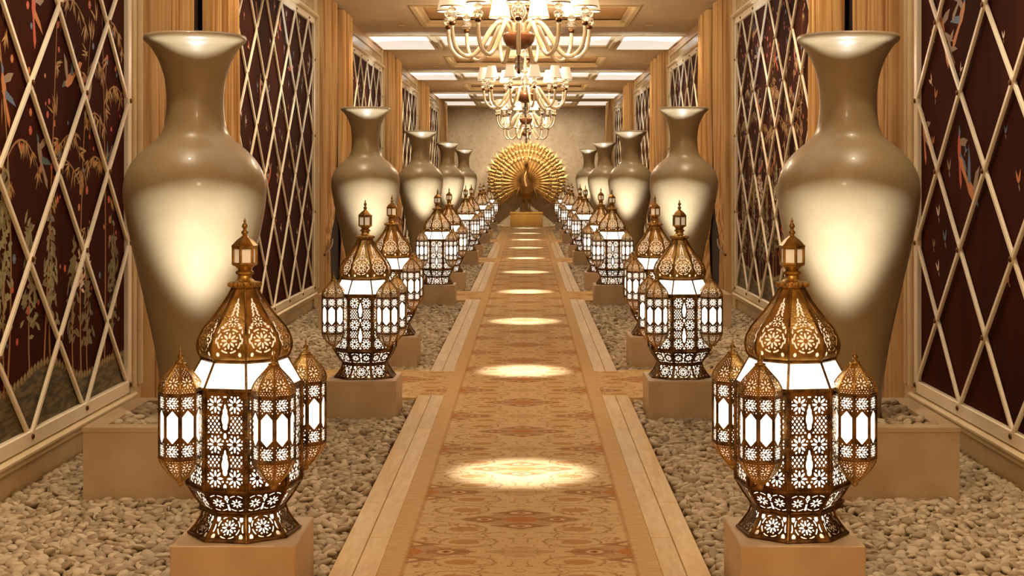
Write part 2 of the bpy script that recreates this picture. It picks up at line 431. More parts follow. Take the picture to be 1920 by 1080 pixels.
def lattice_master():
    root = empty('lattice_panel')
    MB().box(-PW/2, PW/2, 0, .03, PZ0-.05, PZ1+.05).build('backing', 'panel_lacquer', root)
    # slats: diagonals through the nodes (i*DW/2, j*DHH)
    NX = 10
    def diag(i0, j0, di):
        pts = [(i0, j0)]
        i, j = i0, j0
        while 0 <= i+di <= NX and j+1 <= NZ: i += di; j += 1
        return (i0, j0), (i, j)
    starts = []
    for di in (1, -1):
        for i in range(0, NX+1, 2):
            starts.append((i, 0, di))
        edge = 0 if di == 1 else NX
        for j in range(2, NZ, 2): starts.append((edge, j, di))
    for (i0, j0, di) in starts:
        a, b = diag(i0, j0, di)
        if a == b: continue
        pa = Vector((-PW/2+a[0]*DW/2, 0, LZ0+a[1]*DHH)); pb = Vector((-PW/2+b[0]*DW/2, 0, LZ0+b[1]*DHH))
        d = (pb-pa); ln = d.length; d.normalize(); ang = math.atan2(d.z, d.x)
        off = .043 if di == 1 else .052
        m = Matrix.Translation((pa.x, off, pa.z)) @ Matrix.Rotation(-ang, 4, 'Y')
        mb = MB(); tmp = MB().box(0, ln, -.009, .009, -.014, .014, bev=.003); mb.add(tmp.v, tmp.f, 0, m)
        mb.build('slat', 'slat_paint', root)
    sm = MB().ball((0, 0, 0), (.016, .008, .016), 8, 6).mesh('stud', 'stud', True)
    for j in range(NZ+1):
        for i in range(NX+1):
            if (i+j) % 2 == 0:
                obj('stud', sm, root, (-PW/2+i*DW/2, .064, LZ0+j*DHH))
    # frame
    MB().box(-PW/2-.04, PW/2+.04, 0, .06, PZ0-.05, PZ0+.03, bev=.006).build('frame_rail', 'slat_paint', root)
    MB().box(-PW/2-.04, PW/2+.04, 0, .06, PZ1-.03, PZ1+.05, bev=.006).build('frame_rail', 'slat_paint', root)
    for s in (-1, 1):
        MB().box(s*(PW/2)-.035, s*(PW/2)+.035, 0, .06, PZ0-.05, PZ1+.05, bev=.006).build('frame_stile', 'slat_paint', root)
    return root

ART = ['p_leaf', 'p_stem', 'p_green', 'p_olive', 'p_red', 'p_blue', 'p_white', 'p_orange', 'p_teal', 'p_grey', 'p_hill', 'p_scallop']
AI = {n: i for i, n in enumerate(ART)}
class Art:
    """flat painted marks on a panel, local x along the wall, z up"""
    def __init__(s, rng): s.mb = MB(); s.r = rng; s.k = 0
    def poly(s, pts, m):
        s.k += 1; y = .0308+.00002*(s.k % 60)
        n = len(pts); s.mb.add([(p[0], y, p[1]) for p in pts], [tuple(range(n))], AI[m])
    def leaf(s, x, z, a, l, wd, m):
        c, sn = math.cos(a), math.sin(a)
        q = [(0, 0), (.3, .5), (.65, .4), (1, 0), (.65, -.4), (.3, -.5)]
        s.poly([(x+c*l*u-sn*wd*v, z+sn*l*u+c*wd*v) for u, v in q], m)
    def stroke(s, pts, w0, w1, m):
        for i in range(len(pts)-1):
            (x0, z0), (x1, z1) = pts[i], pts[i+1]
            d = math.hypot(x1-x0, z1-z0) or 1; nx, nz = -(z1-z0)/d, (x1-x0)/d
            n = len(pts)-1; wa = (w0+(w1-w0)*i/n)/2; wb = (w0+(w1-w0)*(i+1)/n)/2
            s.poly([(x0+nx*wa, z0+nz*wa), (x0-nx*wa, z0-nz*wa), (x1-nx*wb, z1-nz*wb), (x1+nx*wb, z1+nz*wb)], m)
    def curve(s, p0, p1, p2, w0, w1, m, n=14):
        pts = [((1-t)**2*p0[0]+2*t*(1-t)*p1[0]+t*t*p2[0], (1-t)**2*p0[1]+2*t*(1-t)*p1[1]+t*t*p2[1]) for t in [i/n for i in range(n+1)]]
        s.stroke(pts, w0, w1, m); return pts
    def bamboo(s, x, z, a, sc=1, m='p_leaf'):
        r = s.r
        for k in range(r.randint(5, 8)):
            s.leaf(x+r.uniform(-.02, .02)*sc, z+r.uniform(-.02, .02)*sc, a+r.uniform(-1.0, 1.0), r.uniform(.06, .12)*sc, r.uniform(.009, .013)*sc, m)
    def flower(s, x, z, rad, m, c='p_leaf'):
        for k in range(6):
            a = 2*PI*k/6; s.poly([(x+rad*.55*math.cos(a)+rad*.5*math.cos(b), z+rad*.55*math.sin(a)+rad*.5*math.sin(b)) for b in [i*PI/3 for i in range(6)]], m)
        s.poly([(x+rad*.3*math.cos(b), z+rad*.3*math.sin(b)) for b in [i*PI/3 for i in range(6)]], c)
    def blossom(s, x, z, rad, m='p_white'):
        r = s.r
        for k in range(26):
            a = r.uniform(-.4, PI+.4); s.leaf(x+r.uniform(-.5, .5)*rad, z+r.uniform(-.7, .6)*rad, a, rad*r.uniform(.4, .7), rad*.2, m)
    def shrub(s, x, z, h, wd, m='p_green'):
        r = s.r; s.stroke([(x+wd*.1*math.sin(i), z+h*i/6) for i in range(7)], .022, .006, 'p_stem')
        for k in range(int(h*95)):
            zz = z+h*r.uniform(.25, 1); sd = r.choice((-1, 1)); xx = x+sd*wd*r.uniform(0, 1)*(1.15-.7*(zz-z)/h)
            s.leaf(xx, zz, PI/2+sd*r.uniform(.1, 1.9), r.uniform(.06, .1), r.uniform(.022, .034), r.choice((m, m, 'p_olive')))
    def bird(s, x, z, sc, a, body='p_orange', wing='p_blue', flip=1):
        c, sn = math.cos(a), math.sin(a)
        T = lambda pts: [(x+sc*(flip*u*c-v*sn), z+sc*(flip*u*sn+v*c)) for u, v in pts]
        s.poly(T([(-.5, 0), (-.3, .16), (.1, .2), (.42, .12), (.5, .02), (.3, -.12), (-.1, -.17), (-.4, -.1)]), body)
        s.poly(T([(.4, .13), (.52, .2), (.66, .16), (.78, .1), (.64, .04), (.48, 0)]), wing)
        s.poly(T([(-.1, .1), (-.5, .55), (-.9, .8), (-.6, .35), (-.35, 0)]), wing)
        s.poly(T([(.1, .12), (0, .6), (.16, .95), (.3, .5), (.3, .1)]), 'p_grey')
        s.poly(T([(-.4, .05), (-1.1, .16), (-1.35, 0), (-1.05, -.1), (-.4, -.1)]), body)
    def butterfly(s, x, z, sc, a, m='p_orange'):
        for d in (-.5, .45): s.leaf(x, z, a+d, sc, sc*.3, m)
        s.leaf(x, z, a+2.8, sc*.55, sc*.22, 'p_grey')
    def hill(s, fn, x0, x1):
        n = 44
        for i in range(n):
            xa, xb = x0+(x1-x0)*i/n, x0+(x1-x0)*(i+1)/n
            s.mb.add([(xa, .0306, PZ0), (xb, .0306, PZ0), (xb, .0306, fn(xb)), (xa, .0306, fn(xa))], [(0, 1, 2, 3)], AI['p_hill'])
        k = 90
        for i in range(k):
            xx = x0+(x1-x0)*(i+.5)/k; s.leaf(xx, fn(xx)-.01, PI/2+.25, .05, .05, 'p_scallop')

def art_garden(seed, dense=1.0):
    r = random.Random(seed); A = Art(r); h = PW/2-.04
    fn = lambda x: .47+.07*math.sin(x*2.6+seed)+.03*math.sin(x*6)
    A.hill(fn, -h, h)
    for k in range(int(8*dense)):
        x = -h+.25+(2*h-.5)*(k+r.uniform(.2, .8))/int(8*dense); z = fn(x); top = r.uniform(2.4, 3.2)
        p = A.curve((x, z), (x+r.uniform(-.25, .25), 1.5), (x+r.uniform(-.4, .4), top), .024, .006, 'p_stem', 18)
        for q in p[7:]:
            if r.random() < .6: A.bamboo(q[0]+r.uniform(-.12, .12), min(q[1], 3.2), r.choice((-1.2, -.5, -2.0, -2.6, 1.2)), 1.15)
        for j in (9, 12, 15):
            if r.random() < .75:
                sd = r.choice((-1, 1)); q = p[j]; e = (max(-h, min(h, q[0]+sd*r.uniform(.35, .6))), q[1]+r.uniform(-.15, .2))
                pp = A.curve(q, ((q[0]+e[0])/2, q[1]+.22), e, .016, .005, 'p_stem', 10)
                for v in pp[3::2]: A.bamboo(v[0], v[1], -1.4+sd*.3, 1.0)
    for k in range(int(11*dense)):
        x = -h+.15+(2*h-.3)*(k+r.uniform(.1, .9))/int(11*dense)
        A.shrub(x, fn(x)-.01, r.uniform(.5, 1.25), .17, r.choice(('p_green', 'p_olive')))
    for k in range(int(9*dense)):
        A.blossom(r.uniform(-h+.1, h-.1), r.uniform(.9, 1.6), r.uniform(.09, .13))
    for k in range(int(240*dense)):
        A.flower(r.uniform(-h+.03, h-.03), r.uniform(.7, 3.25), r.uniform(.011, .026), r.choice(('p_red', 'p_red', 'p_red', 'p_blue', 'p_orange')))
    for k in range(int(8*dense)):
        A.bird(r.uniform(-h+.2, h-.2), r.uniform(1.4, 3.1), r.uniform(.13, .19), r.uniform(-1.2, 1.2), r.choice(('p_red', 'p_orange', 'p_grey')), r.choice(('p_blue', 'p_teal', 'p_blue')), r.choice((-1, 1)))
    return A
def art_birds(seed, n=70):
    r = random.Random(seed); A = Art(r); h = PW/2-.08
    for k in range(n):
        A.butterfly(r.uniform(-h, h), r.uniform(.9, 3.25), r.uniform(.05, .085), r.uniform(.6, 2.4), r.choice(('p_orange', 'p_grey', 'p_white', 'p_orange', 'p_blue')))
    for k in range(10):
        A.bird(r.uniform(-h+.1, h-.1), r.uniform(1.3, 3.15), r.uniform(.13, .2), r.uniform(-1.6, 1.6), r.choice(('p_orange', 'p_grey', 'p_red')), r.choice(('p_blue', 'p_grey')), r.choice((-1, 1)))
    return A

def left_art():
    A = art_garden(3, 1.0); f = lambda Y: -(Y-PANEL_Y[0])    # left wall: local x runs towards the camera
    A.bird(f(6.98), 1.98, .16, 1.2, 'p_orange', 'p_blue', 1); A.bird(f(7.5), 1.66, .16, 1.0, 'p_grey', 'p_teal', 1)
    A.bird(f(7.4), 2.43, .17, 1.5, 'p_red', 'p_orange', 1); A.bird(f(8.35), 2.03, .14, -1.0, 'p_grey', 'p_orange', -1)
    return A
def right_art():
    A = art_birds(5, 60); f = lambda Y: Y-PANEL_Y[0]
    A.bird(f(8.05), 1.47, .22, .7, 'p_orange', 'p_blue', -1); A.bird(f(8.6), 2.42, .2, 1.1, 'p_orange', 'p_grey', 1)
    A.bird(f(8.22), 2.47, .19, -.8, 'p_orange', 'p_blue', -1); A.bird(f(9.0), 1.83, .16, 1.4, 'p_orange', 'p_grey', 1)
    return A
master = lattice_master(); first = True
ARTS = {(-1, 0): left_art, (1, 0): right_art, (-1, 1): lambda: art_birds(21, 95), (1, 1): lambda: art_garden(9, 1.3),
        (-1, 2): lambda: art_garden(31, .8), (1, 2): lambda: art_birds(37, 60), (-1, 3): lambda: art_birds(41, 50), (1, 3): lambda: art_garden(43, .8),
        (-1, 4): lambda: art_garden(47, .6), (1, 4): lambda: art_birds(53, 40)}
DESC = {(-1, 0): 'painted with bamboo, blossoms and birds', (1, 0): 'painted with scattered birds', (-1, 1): 'painted with small pale butterflies', (1, 1): 'painted with dense golden reeds'}
def ladd(i, s): return '%s on the %s wall' % (ORD[i], SIDE[s])
for i, y in enumerate(PANEL_Y):
    for s in (-1, 1):
        o = master if first else copy_tree(master); 
        o.location = (s*WX, y, 0); o.rotation_euler = (0, 0, s*PI/2)
        tag(o, 'dark cream-latticed panel %s, %s' % (DESC.get((s, i), 'over a low stone base'), ladd(i, s)), 'wall panel', 'lattice panels along the walls')
        panels = globals().setdefault('PANELS', []); panels.append((o, (s, i))); first = False
for o, key in PANELS:
    A = ARTS[key](); A.mb.build('painting', ART, o)['kind'] = 'stuff'

# stone base, ledge, frieze tiles and posts round every panel
tile_me = MB().box(-.4485, .4485, 0, .03, 0, .165, bev=.002).mesh('tile', 'stone_tile')
frz_me = MB().box(-.2235, .2235, 0, .028, 0, .15, bev=.004).mesh('tile', 'frieze_tile')
for i, y in enumerate(PANEL_Y):
    for s in (-1, 1):
        b = struct(empty('baseboard_%s' % SIDE[s], (s*WX, y, -.06), s*PI/2))
        for k in range(5): obj('tile', tile_me, b, (-PW/2+.45+.9*k, 0, 0))
        MB().box(-PW/2-.12, PW/2+.12, 0, .06, .165, .2, bev=.006).build('ledge', 'cream_paint', b)
        MB().box(-PW/2-.1, PW/2+.1, 0, .085, .2, .235, bev=.012).build('ledge', 'cream_paint', b)
        t = struct(empty('trim_%d' % (20+i*2+(s > 0)), (s*WX, y, PZ1+.05), s*PI/2))
        MB().box(-PW/2-.1, PW/2+.1, 0, .1, 0, .045, bev=.012).build('moulding', 'cream_paint', t)
        for k in range(10): obj('tile', frz_me, t, (-PW/2+.225+.45*k, 0, .05))
        MB().box(-PW/2-.08, PW/2+.08, 0, .05, .2, .225, bev=.006).build('moulding', 'cream_paint', t)
        MB().box(-PW/2-.3, PW/2+.3, 0, .035, .226, CEIL-PZ1-.05).build('board', 'golden_wood', t)
        for e in (-1, 1):
            p = struct(empty('trim_%d' % (40+i*4+(s > 0)*2+(e > 0)), (s*WX, y+e*(PW/2+.17), 0), s*PI/2))
            MB().box(-.13, .13, 0, .05, -.08, CEIL, bev=.004).build('post', 'cream_paint', p)
            MB().box(-.09, -.03, .045, .075, .2, PZ1+.1, bev=.008).build('moulding', 'cream_paint', p)
            MB().box(.05, .09, .045, .068, .2, PZ1+.1, bev=.008).build('moulding', 'cream_paint', p)

# ------------------------------------------------------------------ curtains
def curtain_mesh(wd, sd):
    """pleated cloth, x 0..wd, gathered towards x = 0 (outer jamb) below the tie at .7 m"""
    r = random.Random(5); nx, nz = 130, 36; v, f = [], []
    ph = [0]
    for i in range(nx): ph.append(ph[-1]+.24+.08*math.sin(i*.29)+r.uniform(-.03, .03))
    for j in range(nz+1):
        z = -.06+(CEIL-.01+.06)*j/nz
        if z > .7: g = 1-.0*z; k = 1-.42*math.exp(-(z-.7)*2.6)
        else: k = .58+.16*(1-max(z, 0)/.7)
        for i in range(nx+1):
            u = i/nx; x = wd*u*k
            amp = .095*(1 if z > .9 else .8)
            v.append((sd*x, .045+amp*abs(math.sin(ph[i]))**.8+.008*math.sin(ph[i]*.37+z), z))
    for j in range(nz):
        for i in range(nx):
            a = j*(nx+1)+i; f.append((a, a+1, a+nx+2, a+nx+1))
    mb = MB(); mb.add(v, f); return mb.mesh('curtain_cloth', 'curtain_cloth', True)
OPEN = P-PW-.6                               # clear width between posts
cw = OPEN/2-.27
cm = {sd: curtain_mesh(cw, sd) for sd in (-1, 1)}
tie = {}
for sd in (-1, 1):
    mb = MB(); n = 18
    pts = []
    for k in range(n+1):
        t = k/n; pts.append((sd*(cw*.6*t), .16-.03*(2*t-1)**2, .6+.16*t))
    mb.tube(pts, .014, 8); tie[sd] = mb.mesh('tie_back', 'stud', True)
drape = MB().box(-.62, .62, .02, .034, -.06, CEIL).mesh('drape', 'spotted_drape')
for i, y in enumerate([c+.0 for c in CW]):
    yc = PANEL_Y[i]+P/2
    for s in (-1, 1):
        d = obj('spotted_drape', drape, None, (s*WX, yc, 0), s*PI/2)
        tag(d, 'dark spotted drape showing in the gap between curtains, %s' % ladd(i, s), 'drape', 'dark drapes behind the curtains')
        for e in (-1, 1):                    # e = -1: curtain hung on the near jamb
            sd = (1 if e == -1 else -1)*(1 if s == 1 else -1)
            c = empty('curtain', (s*WX, yc+e*OPEN/2, 0), s*PI/2)
            obj('cloth', cm[sd], c); obj('tie_back', tie[sd], c)
            tag(c, 'pleated tan curtain tied back low, %s half of the %s opening on the %s wall' % ('near' if e < 0 else 'far', ORD[i] if i else 'first', SIDE[s]), 'curtain', 'tan curtains')

# ------------------------------------------------------------------ vases on stone plinths
VPROF_PX = [(49, 84), (47, 90), (50, 94), (56, 94.5), (61, 91), (67, 84), (77, 77), (90, 69.5), (107, 62.5), (130, 56), (160, 53), (185, 53), (205, 54.5), (222, 58), (236, 65), (248, 77), (260, 92), (274, 106), (290, 118), (308, 126.5), (330, 131), (352, 131), (380, 127.5), (415, 121), (455, 112.5), (500, 102), (545, 92), (590, 82), (640, 72.5), (690, 65), (735, 60.5), (765, 60), (785, 63), (792, 61)]
K = 7.5/FPX
prof = [(r*K, H_EYE-(y-330)*K-.265) for y, r in VPROF_PX][::-1]
def refine(pr, n):
    out = []
    for i in range(len(pr)-1):
        p0, p1, p2, p3 = pr[max(i-1, 0)], pr[i], pr[i+1], pr[min(i+2, len(pr)-1)]
        for k in range(n):
            t = k/n; out.append(tuple(.5*((2*p1[c])+(-p0[c]+p2[c])*t+(2*p0[c]-5*p1[c]+4*p2[c]-p3[c])*t*t+(-p0[c]+3*p1[c]-3*p2[c]+p3[c])*t**3) for c in (0, 1)))
    return out+[pr[-1]]
prof = refine(prof, 3)
inner = [(r-.014, z) for r, z in prof if z > 1.2][::-1]
vm = MB().lathe(prof+[(r, z-.006 if k == 0 else z) for k, (r, z) in enumerate(inner)], 96, cap=False)
vase_me = vm.mesh('vase', 'vase_glaze', True)
PH = .3; PHW, PHD = .44, .47
def plinth_mesh():
    mb = MB(); rim = .09
    # outer block with a sunken tray on top
    mb.box(-PHW, PHW, -PHD, PHD, -.09, PH-.1)
    for x0, x1, y0, y1 in ((-PHW, PHW, -PHD, -PHD+rim), (-PHW, PHW, PHD-rim, PHD), (-PHW, -PHW+rim, -PHD+rim, PHD-rim), (PHW-rim, PHW, -PHD+rim, PHD-rim)):
        mb.box(x0, x1, y0, y1, PH-.1, PH)
    return mb.mesh('plinth_block', 'plinth_stone')
slab = MB(); frame_ring(slab, -PHW-.004, PHW+.004, -PHD-.004, PHD+.004, PH, PH+.022, .1); slab = slab.mesh('rim_slab', 'plinth_stone')
pl_me = plinth_mesh(); VX = 1.70
for i, y in enumerate(VASE_Y):
    for s in (-1, 1):
        p = empty('vase_plinth', (s*VX, y, 0)); obj('block', pl_me, p); obj('rim_slab', slab, p)
        tag(p, 'low square stone plinth under the %s tall vase on the %s side' % (ORD[i], SIDE[s]), 'plinth', 'vase plinths')
        v = obj('floor_vase', vase_me, None, (s*VX, y, .212))
        tag(v, 'giant cream glazed vase with flared lip, %s from the camera on the %s side' % (ORD[i], SIDE[s]), 'vase', 'giant vases along the walls')

# ------------------------------------------------------------------ pierced brass lanterns
T8 = math.tan(PI/8)
def fret(fn, x0, x1, y0, y1, cell, mapf, keep=None):
    """sheet with holes: keep fn > 0, cut by marching squares; mapf(x, y) -> 3-D"""
    nx, ny = max(2, int(round((x1-x0)/cell))), max(2, int(round((y1-y0)/cell)))
    xs = np.linspace(x0, x1, nx+1); ys = np.linspace(y0, y1, ny+1)
    Xg, Yg = np.meshgrid(xs, ys); F = fn(Xg, Yg)
    F = np.where(np.abs(F) < 1e-6, 1e-6, F)
    pts, faces, vid, eid = [], [], {}, {}
    def V(i, j):
        k = (i, j)
        if k not in vid: vid[k] = len(pts); pts.append((xs[i], ys[j]))
        return vid[k]
    def Ed(i0, j0, i1, j1):
        k = (i0, j0, i1, j1) if (i0, j0) < (i1, j1) else (i1, j1, i0, j0)
        if k not in eid:
            a, b = F[k[1], k[0]], F[k[3], k[2]]; t = min(.95, max(.05, a/(a-b)))
            eid[k] = len(pts); pts.append((xs[k[0]]+(xs[k[2]]-xs[k[0]])*t, ys[k[1]]+(ys[k[3]]-ys[k[1]])*t))
        return eid[k]
    pos = F > 0
    for j in range(ny):
        i = 0
        while i < nx:
            c = (pos[j, i], pos[j, i+1], pos[j+1, i+1], pos[j+1, i])
            if not any(c): i += 1; continue
            cs = ((i, j), (i+1, j), (i+1, j+1), (i, j+1))
            if all(c): faces.append(tuple(V(*q) for q in cs)); i += 1; continue
            poly = []
            for k in range(4):
                a, b = cs[k], cs[(k+1) % 4]
                if c[k]: poly.append(V(*a))
                if c[k] != c[(k+1) % 4]: poly.append(Ed(*a, *b))
            if len(poly) >= 3: faces.append(tuple(poly))
            i += 1
    return [mapf(x, y) for x, y in pts], faces
def rosette(x, y, cx, cy, R, n=8, ring=True):
    r = np.hypot(x-cx, y-cy)+1e-9; th = np.arctan2(y-cy, x-cx); sec = 2*PI/n
    tm = (th+PI/2) % sec; tm = np.minimum(tm, sec-tm)          # petals centred on k*sec
    f = np.sqrt(((r-.54*R)/(.31*R))**2+(r*np.sin(tm)/(.115*R))**2)-1
    tn = (th+PI/2+sec/2) % sec; tn = np.minimum(tn, sec-tn)
    f2 = np.sqrt(((r-.88*R)/(.12*R))**2+(r*np.sin(tn)/(.105*R))**2)-1
    return np.minimum(f, f2)*.35*R if ring else f*.35*R
def mesh_holes(x, y, s, wire):
    p = (x+y*.72)/s; q = (x-y*.72)/s
    fp = np.abs((p % 1)-.5); fq = np.abs((q % 1)-.5)
    return (np.maximum(fp, fq)-(.5-wire))*s*.8
def arcs(x, y, cx, cy, R, w_):                                 # broken ring of slots
    r = np.hypot(x-cx, y-cy); th = np.arctan2(y-cy, x-cx)
    g = np.abs(((th/(2*PI)*8) % 1)-.5)*r*2*PI/8
    return np.maximum(np.abs(r-R)-w_, .006-g*.9+0*r) if False else np.maximum(np.abs(r-R)-w_, (np.abs(((th/(2*PI)*8) % 1)-.5)-.36)*r*.7)
def ellh(x, y, cx, cy, a, b): return (np.sqrt(((x-cx)/a)**2+((y-cy)/b)**2)-1)*min(a, b)
def edge(x, y, hw, z0, z1, m, slope=0): return None

A_BODY = .195; HB0, HB1 = .183, .552
hwb = A_BODY*T8
def f_main(x, y):
    """main face: rosette bands at top, middle and bottom, fine mesh between, keyhole slots on the axis"""
    t = (y-HB0)/(HB1-HB0); L = HB1-HB0; R = hwb*.44
    f = mesh_holes(x, y, .0155, .2)
    band = np.full_like(x, 1.0)
    inb = np.zeros_like(x, bool)
    for cy, rows in ((HB1-.052, 1), (HB0+L*.47, 1), (HB0+.05, 1)):
        inb |= np.abs(y-cy) < R*1.12
        for cx in (-hwb*.46, hwb*.46): band = np.minimum(band, rosette(x, y, cx, cy, R))
        for cx in (0, -hwb*.93, hwb*.93):
            for dy in (-R*.85, R*.85): band = np.minimum(band, ellh(x, y, cx, cy+dy, .006, .010))
    f = np.where(inb, band, f)
    key = np.full_like(x, 1.0)
    for cy in (HB0+L*.72, HB0+L*.27):
        k = np.minimum(np.minimum(ellh(x, y, 0, cy, .013, .026), ellh(x, y, 0, cy+.027, .009, .013)), ellh(x, y, 0, cy-.027, .009, .013))
        k = np.minimum(k, ellh(x, y, 0, cy+.042, .004, .012))
        key = np.minimum(key, k)
    f = np.where(key < .008, np.maximum(np.minimum(key, 1), -1)*1.0, f)
    m = np.maximum(np.abs(x)-(hwb-.013), np.maximum(HB0+.016-y, y-(HB1-.02)))
    return np.where(m > 0, .01, np.minimum(np.maximum(f, m), .02))
def cap(f, m): return np.where(m > 0, .01, np.minimum(np.maximum(f, m), .02))

def panel_from_profile(pr, fn, cell, scale_x=1.0):
    """fret on one of eight faces; pr = [(apothem, z)], fn(x, s, hw) with s arc length, x metric, hw local half width"""
    ap = np.array([p[0] for p in pr]); zz = np.array([p[1] for p in pr])
    ss = np.concatenate([[0], np.cumsum(np.hypot(np.diff(ap), np.diff(zz)))])
    def mp(u, s):
        a = np.interp(s, ss, ap); z = np.interp(s, ss, zz); return (float(u*a*T8), float(-a), float(z))
    def F(U, S):
        hw = np.interp(S, ss, ap)*T8
        return fn(U*hw, S, hw, ss[-1])
    return mp, F, ss[-1], max(ap)*T8
def build_profile_panel(pr, fn, cell):
    mp, F, L, hwm = panel_from_profile(pr, fn, cell)
    nu = max(6, int(2*hwm/cell)); ratio = (L/2)/max(1, int(L/cell))*int(L/cell)
    # uniform cell count: stretch s so that the square cell routine fits
    k = hwm
    pts, fc = fret(lambda U, S: F(U/k, S), -k, k, 0, L, cell, lambda u, s: mp(u/k, s))
    return pts, fc
def f_bowl(x, s, hw, L):
    f = np.full_like(x, 1.0)
    for cx in (-.5, .5):
        f = np.minimum(f, rosette(x, s, cx*hw, L*.5, L*.25, ring=False)); f = np.minimum(f, arcs(x, s, cx*hw, L*.5, L*.35, .0018))
    f = np.minimum(f, ellh(x, s, 0*x, L*.78, .006, .008)); f = np.minimum(f, ellh(x, s, 0*x, L*.22, .005, .008))
    return cap(f, np.maximum(np.abs(x)-(hw-.009), np.maximum(.010-s, s-(L-.010))))
def f_base(x, s, hw, L):
    f = rosette(x, s, 0, L*.52, L*.29); f = np.minimum(f, arcs(x, s, 0, L*.52, L*.38, .002))
    for cx in (-1, 1):
        for cy in (.2, .82):
            f = np.minimum(f, ellh(x, s, cx*hw*.72, L*cy, .007, .011))
        f = np.minimum(f, ellh(x, s, cx*hw*.82, L*.5, .0045, .016))
    return cap(f, np.maximum(np.abs(x)-(hw-.010), np.maximum(.014-s, s-(L-.012))))
def f_dome(x, s, hw, L):
    f = rosette(x, s, 0, L*.27, .036); f = np.minimum(f, arcs(x, s, 0, L*.27, .044, .003))
    f = np.minimum(f, rosette(x, s, 0, L*.525, .024, 7, True))
    for k, cy in enumerate((.63, .68, .73, .78)):
        for sx in (-1, 1):
            w_ = .009-.0017*k
            f = np.minimum(f, ellh(x-sx*(s-L*cy)*.5*-1, s, sx*w_, L*cy, .0035, .009))
    f = np.minimum(f, ellh(x, s, 0, L*.83, .003, .009))
    for sx in (-1, 1):
        for cx, cy, a, b in ((.042, .10, .006, .008), (.046, .40, .004, .012), (.034, .445, .007, .006), (.05, .27, .003, .012), (.026, .485, .005, .006)):
            f = np.minimum(f, ellh(x, s, sx*cx, L*cy, a, b))
    return cap(f, np.maximum(np.abs(x)-(hw-.010), np.maximum(.014-s, s-(L-.02))))
def f_small(per):
    def g(x, s, hw, L):
        f = rosette(x, s, 0, L*.34, min(.024, L*.22), 6); f = np.minimum(f, mesh_holes(x, s, per, .2))
        f = np.where(np.hypot(x, s-L*.34) < min(.024, L*.22)*1.05, rosette(x, s, 0, L*.34, min(.024, L*.22), 6), mesh_holes(x, s, per, .3))
        return cap(f, np.maximum(np.abs(x)-(hw-.004), np.maximum(.006-s, s-L*.86)))
    return g
TA = .071; TZ0, TZ1 = -.12, .115            # turret glazed section, local z about its middle
def f_turret(x, s, hw, L):
    mid = L*.5; y = s-mid
    f = np.full_like(x, 1.0)
    for cy in (L*.37, -L*.37):
        f = np.minimum(f, np.where(np.abs(y-cy) < L*.13, np.minimum(rosette(x, y, 0, cy, .022, 8), mesh_holes(x+.004, y, .0125, .3)), 1.0))
    hexa = np.maximum(np.abs(x)-(hw-.008), (np.abs(x)*1.1+np.abs(y)-L*.255)*.75)
    shield = np.maximum(np.abs(x)-hw, (np.abs(x)*1.1+np.abs(y)-L*.255-.009)*.75)
    f = np.where(shield < 0, hexa, f)
    return cap(f, np.maximum(np.abs(x)-(hw-.0045), np.maximum(.006-s, s-(L-.006))))

def ring8(mb, a, z, r, n=6, mi=0):                             # octagonal wire
    R = a/math.cos(PI/8); pts = [(R*math.cos(PI/8+PI/4*k), R*math.sin(PI/8+PI/4*k), z) for k in range(9)]
    for p, q in zip(pts, pts[1:]): mb.tube([p, q], r, n, mi)
def ribs8(mb, pr, r, n=6, mi=0):
    for k in range(8):
        t = PI/8+PI/4*k; mb.tube([(a/math.cos(PI/8)*math.cos(t), a/math.cos(PI/8)*math.sin(t), z) for a, z in pr], r, n, mi)
def oct_shell(pr, mi=0, cap=False):
    return MB().lathe([(a/math.cos(PI/8), z) for a, z in pr], 8, mi, ang=PI/8, cap=cap)

P_BASE = [(.190, 0), (.186, .008), (.166, .034), (.148, .064), (.139, .094)]
P_BOWL = [(.139, .094), (.150, .110), (.172, .142), (.195, .183)]
P_ROOF = [(.195, .552), (.146, .647)]
P_DOME = refine([(.147, .650), (.157, .668), (.162, .695), (.158, .722), (.143, .756), (.118, .79), (.092, .825), (.069, .86), (.050, .895), (.042, .912)], 3)
P_TDOME = refine([(.071, .115), (.073, .127), (.070, .145), (.058, .168), (.042, .188), (.027, .206), (.016, .220)], 2)
P_TCUP = refine([(.071, -.12), (.069, -.135), (.052, -.165), (.030, -.192), (.016, -.206)], 2)

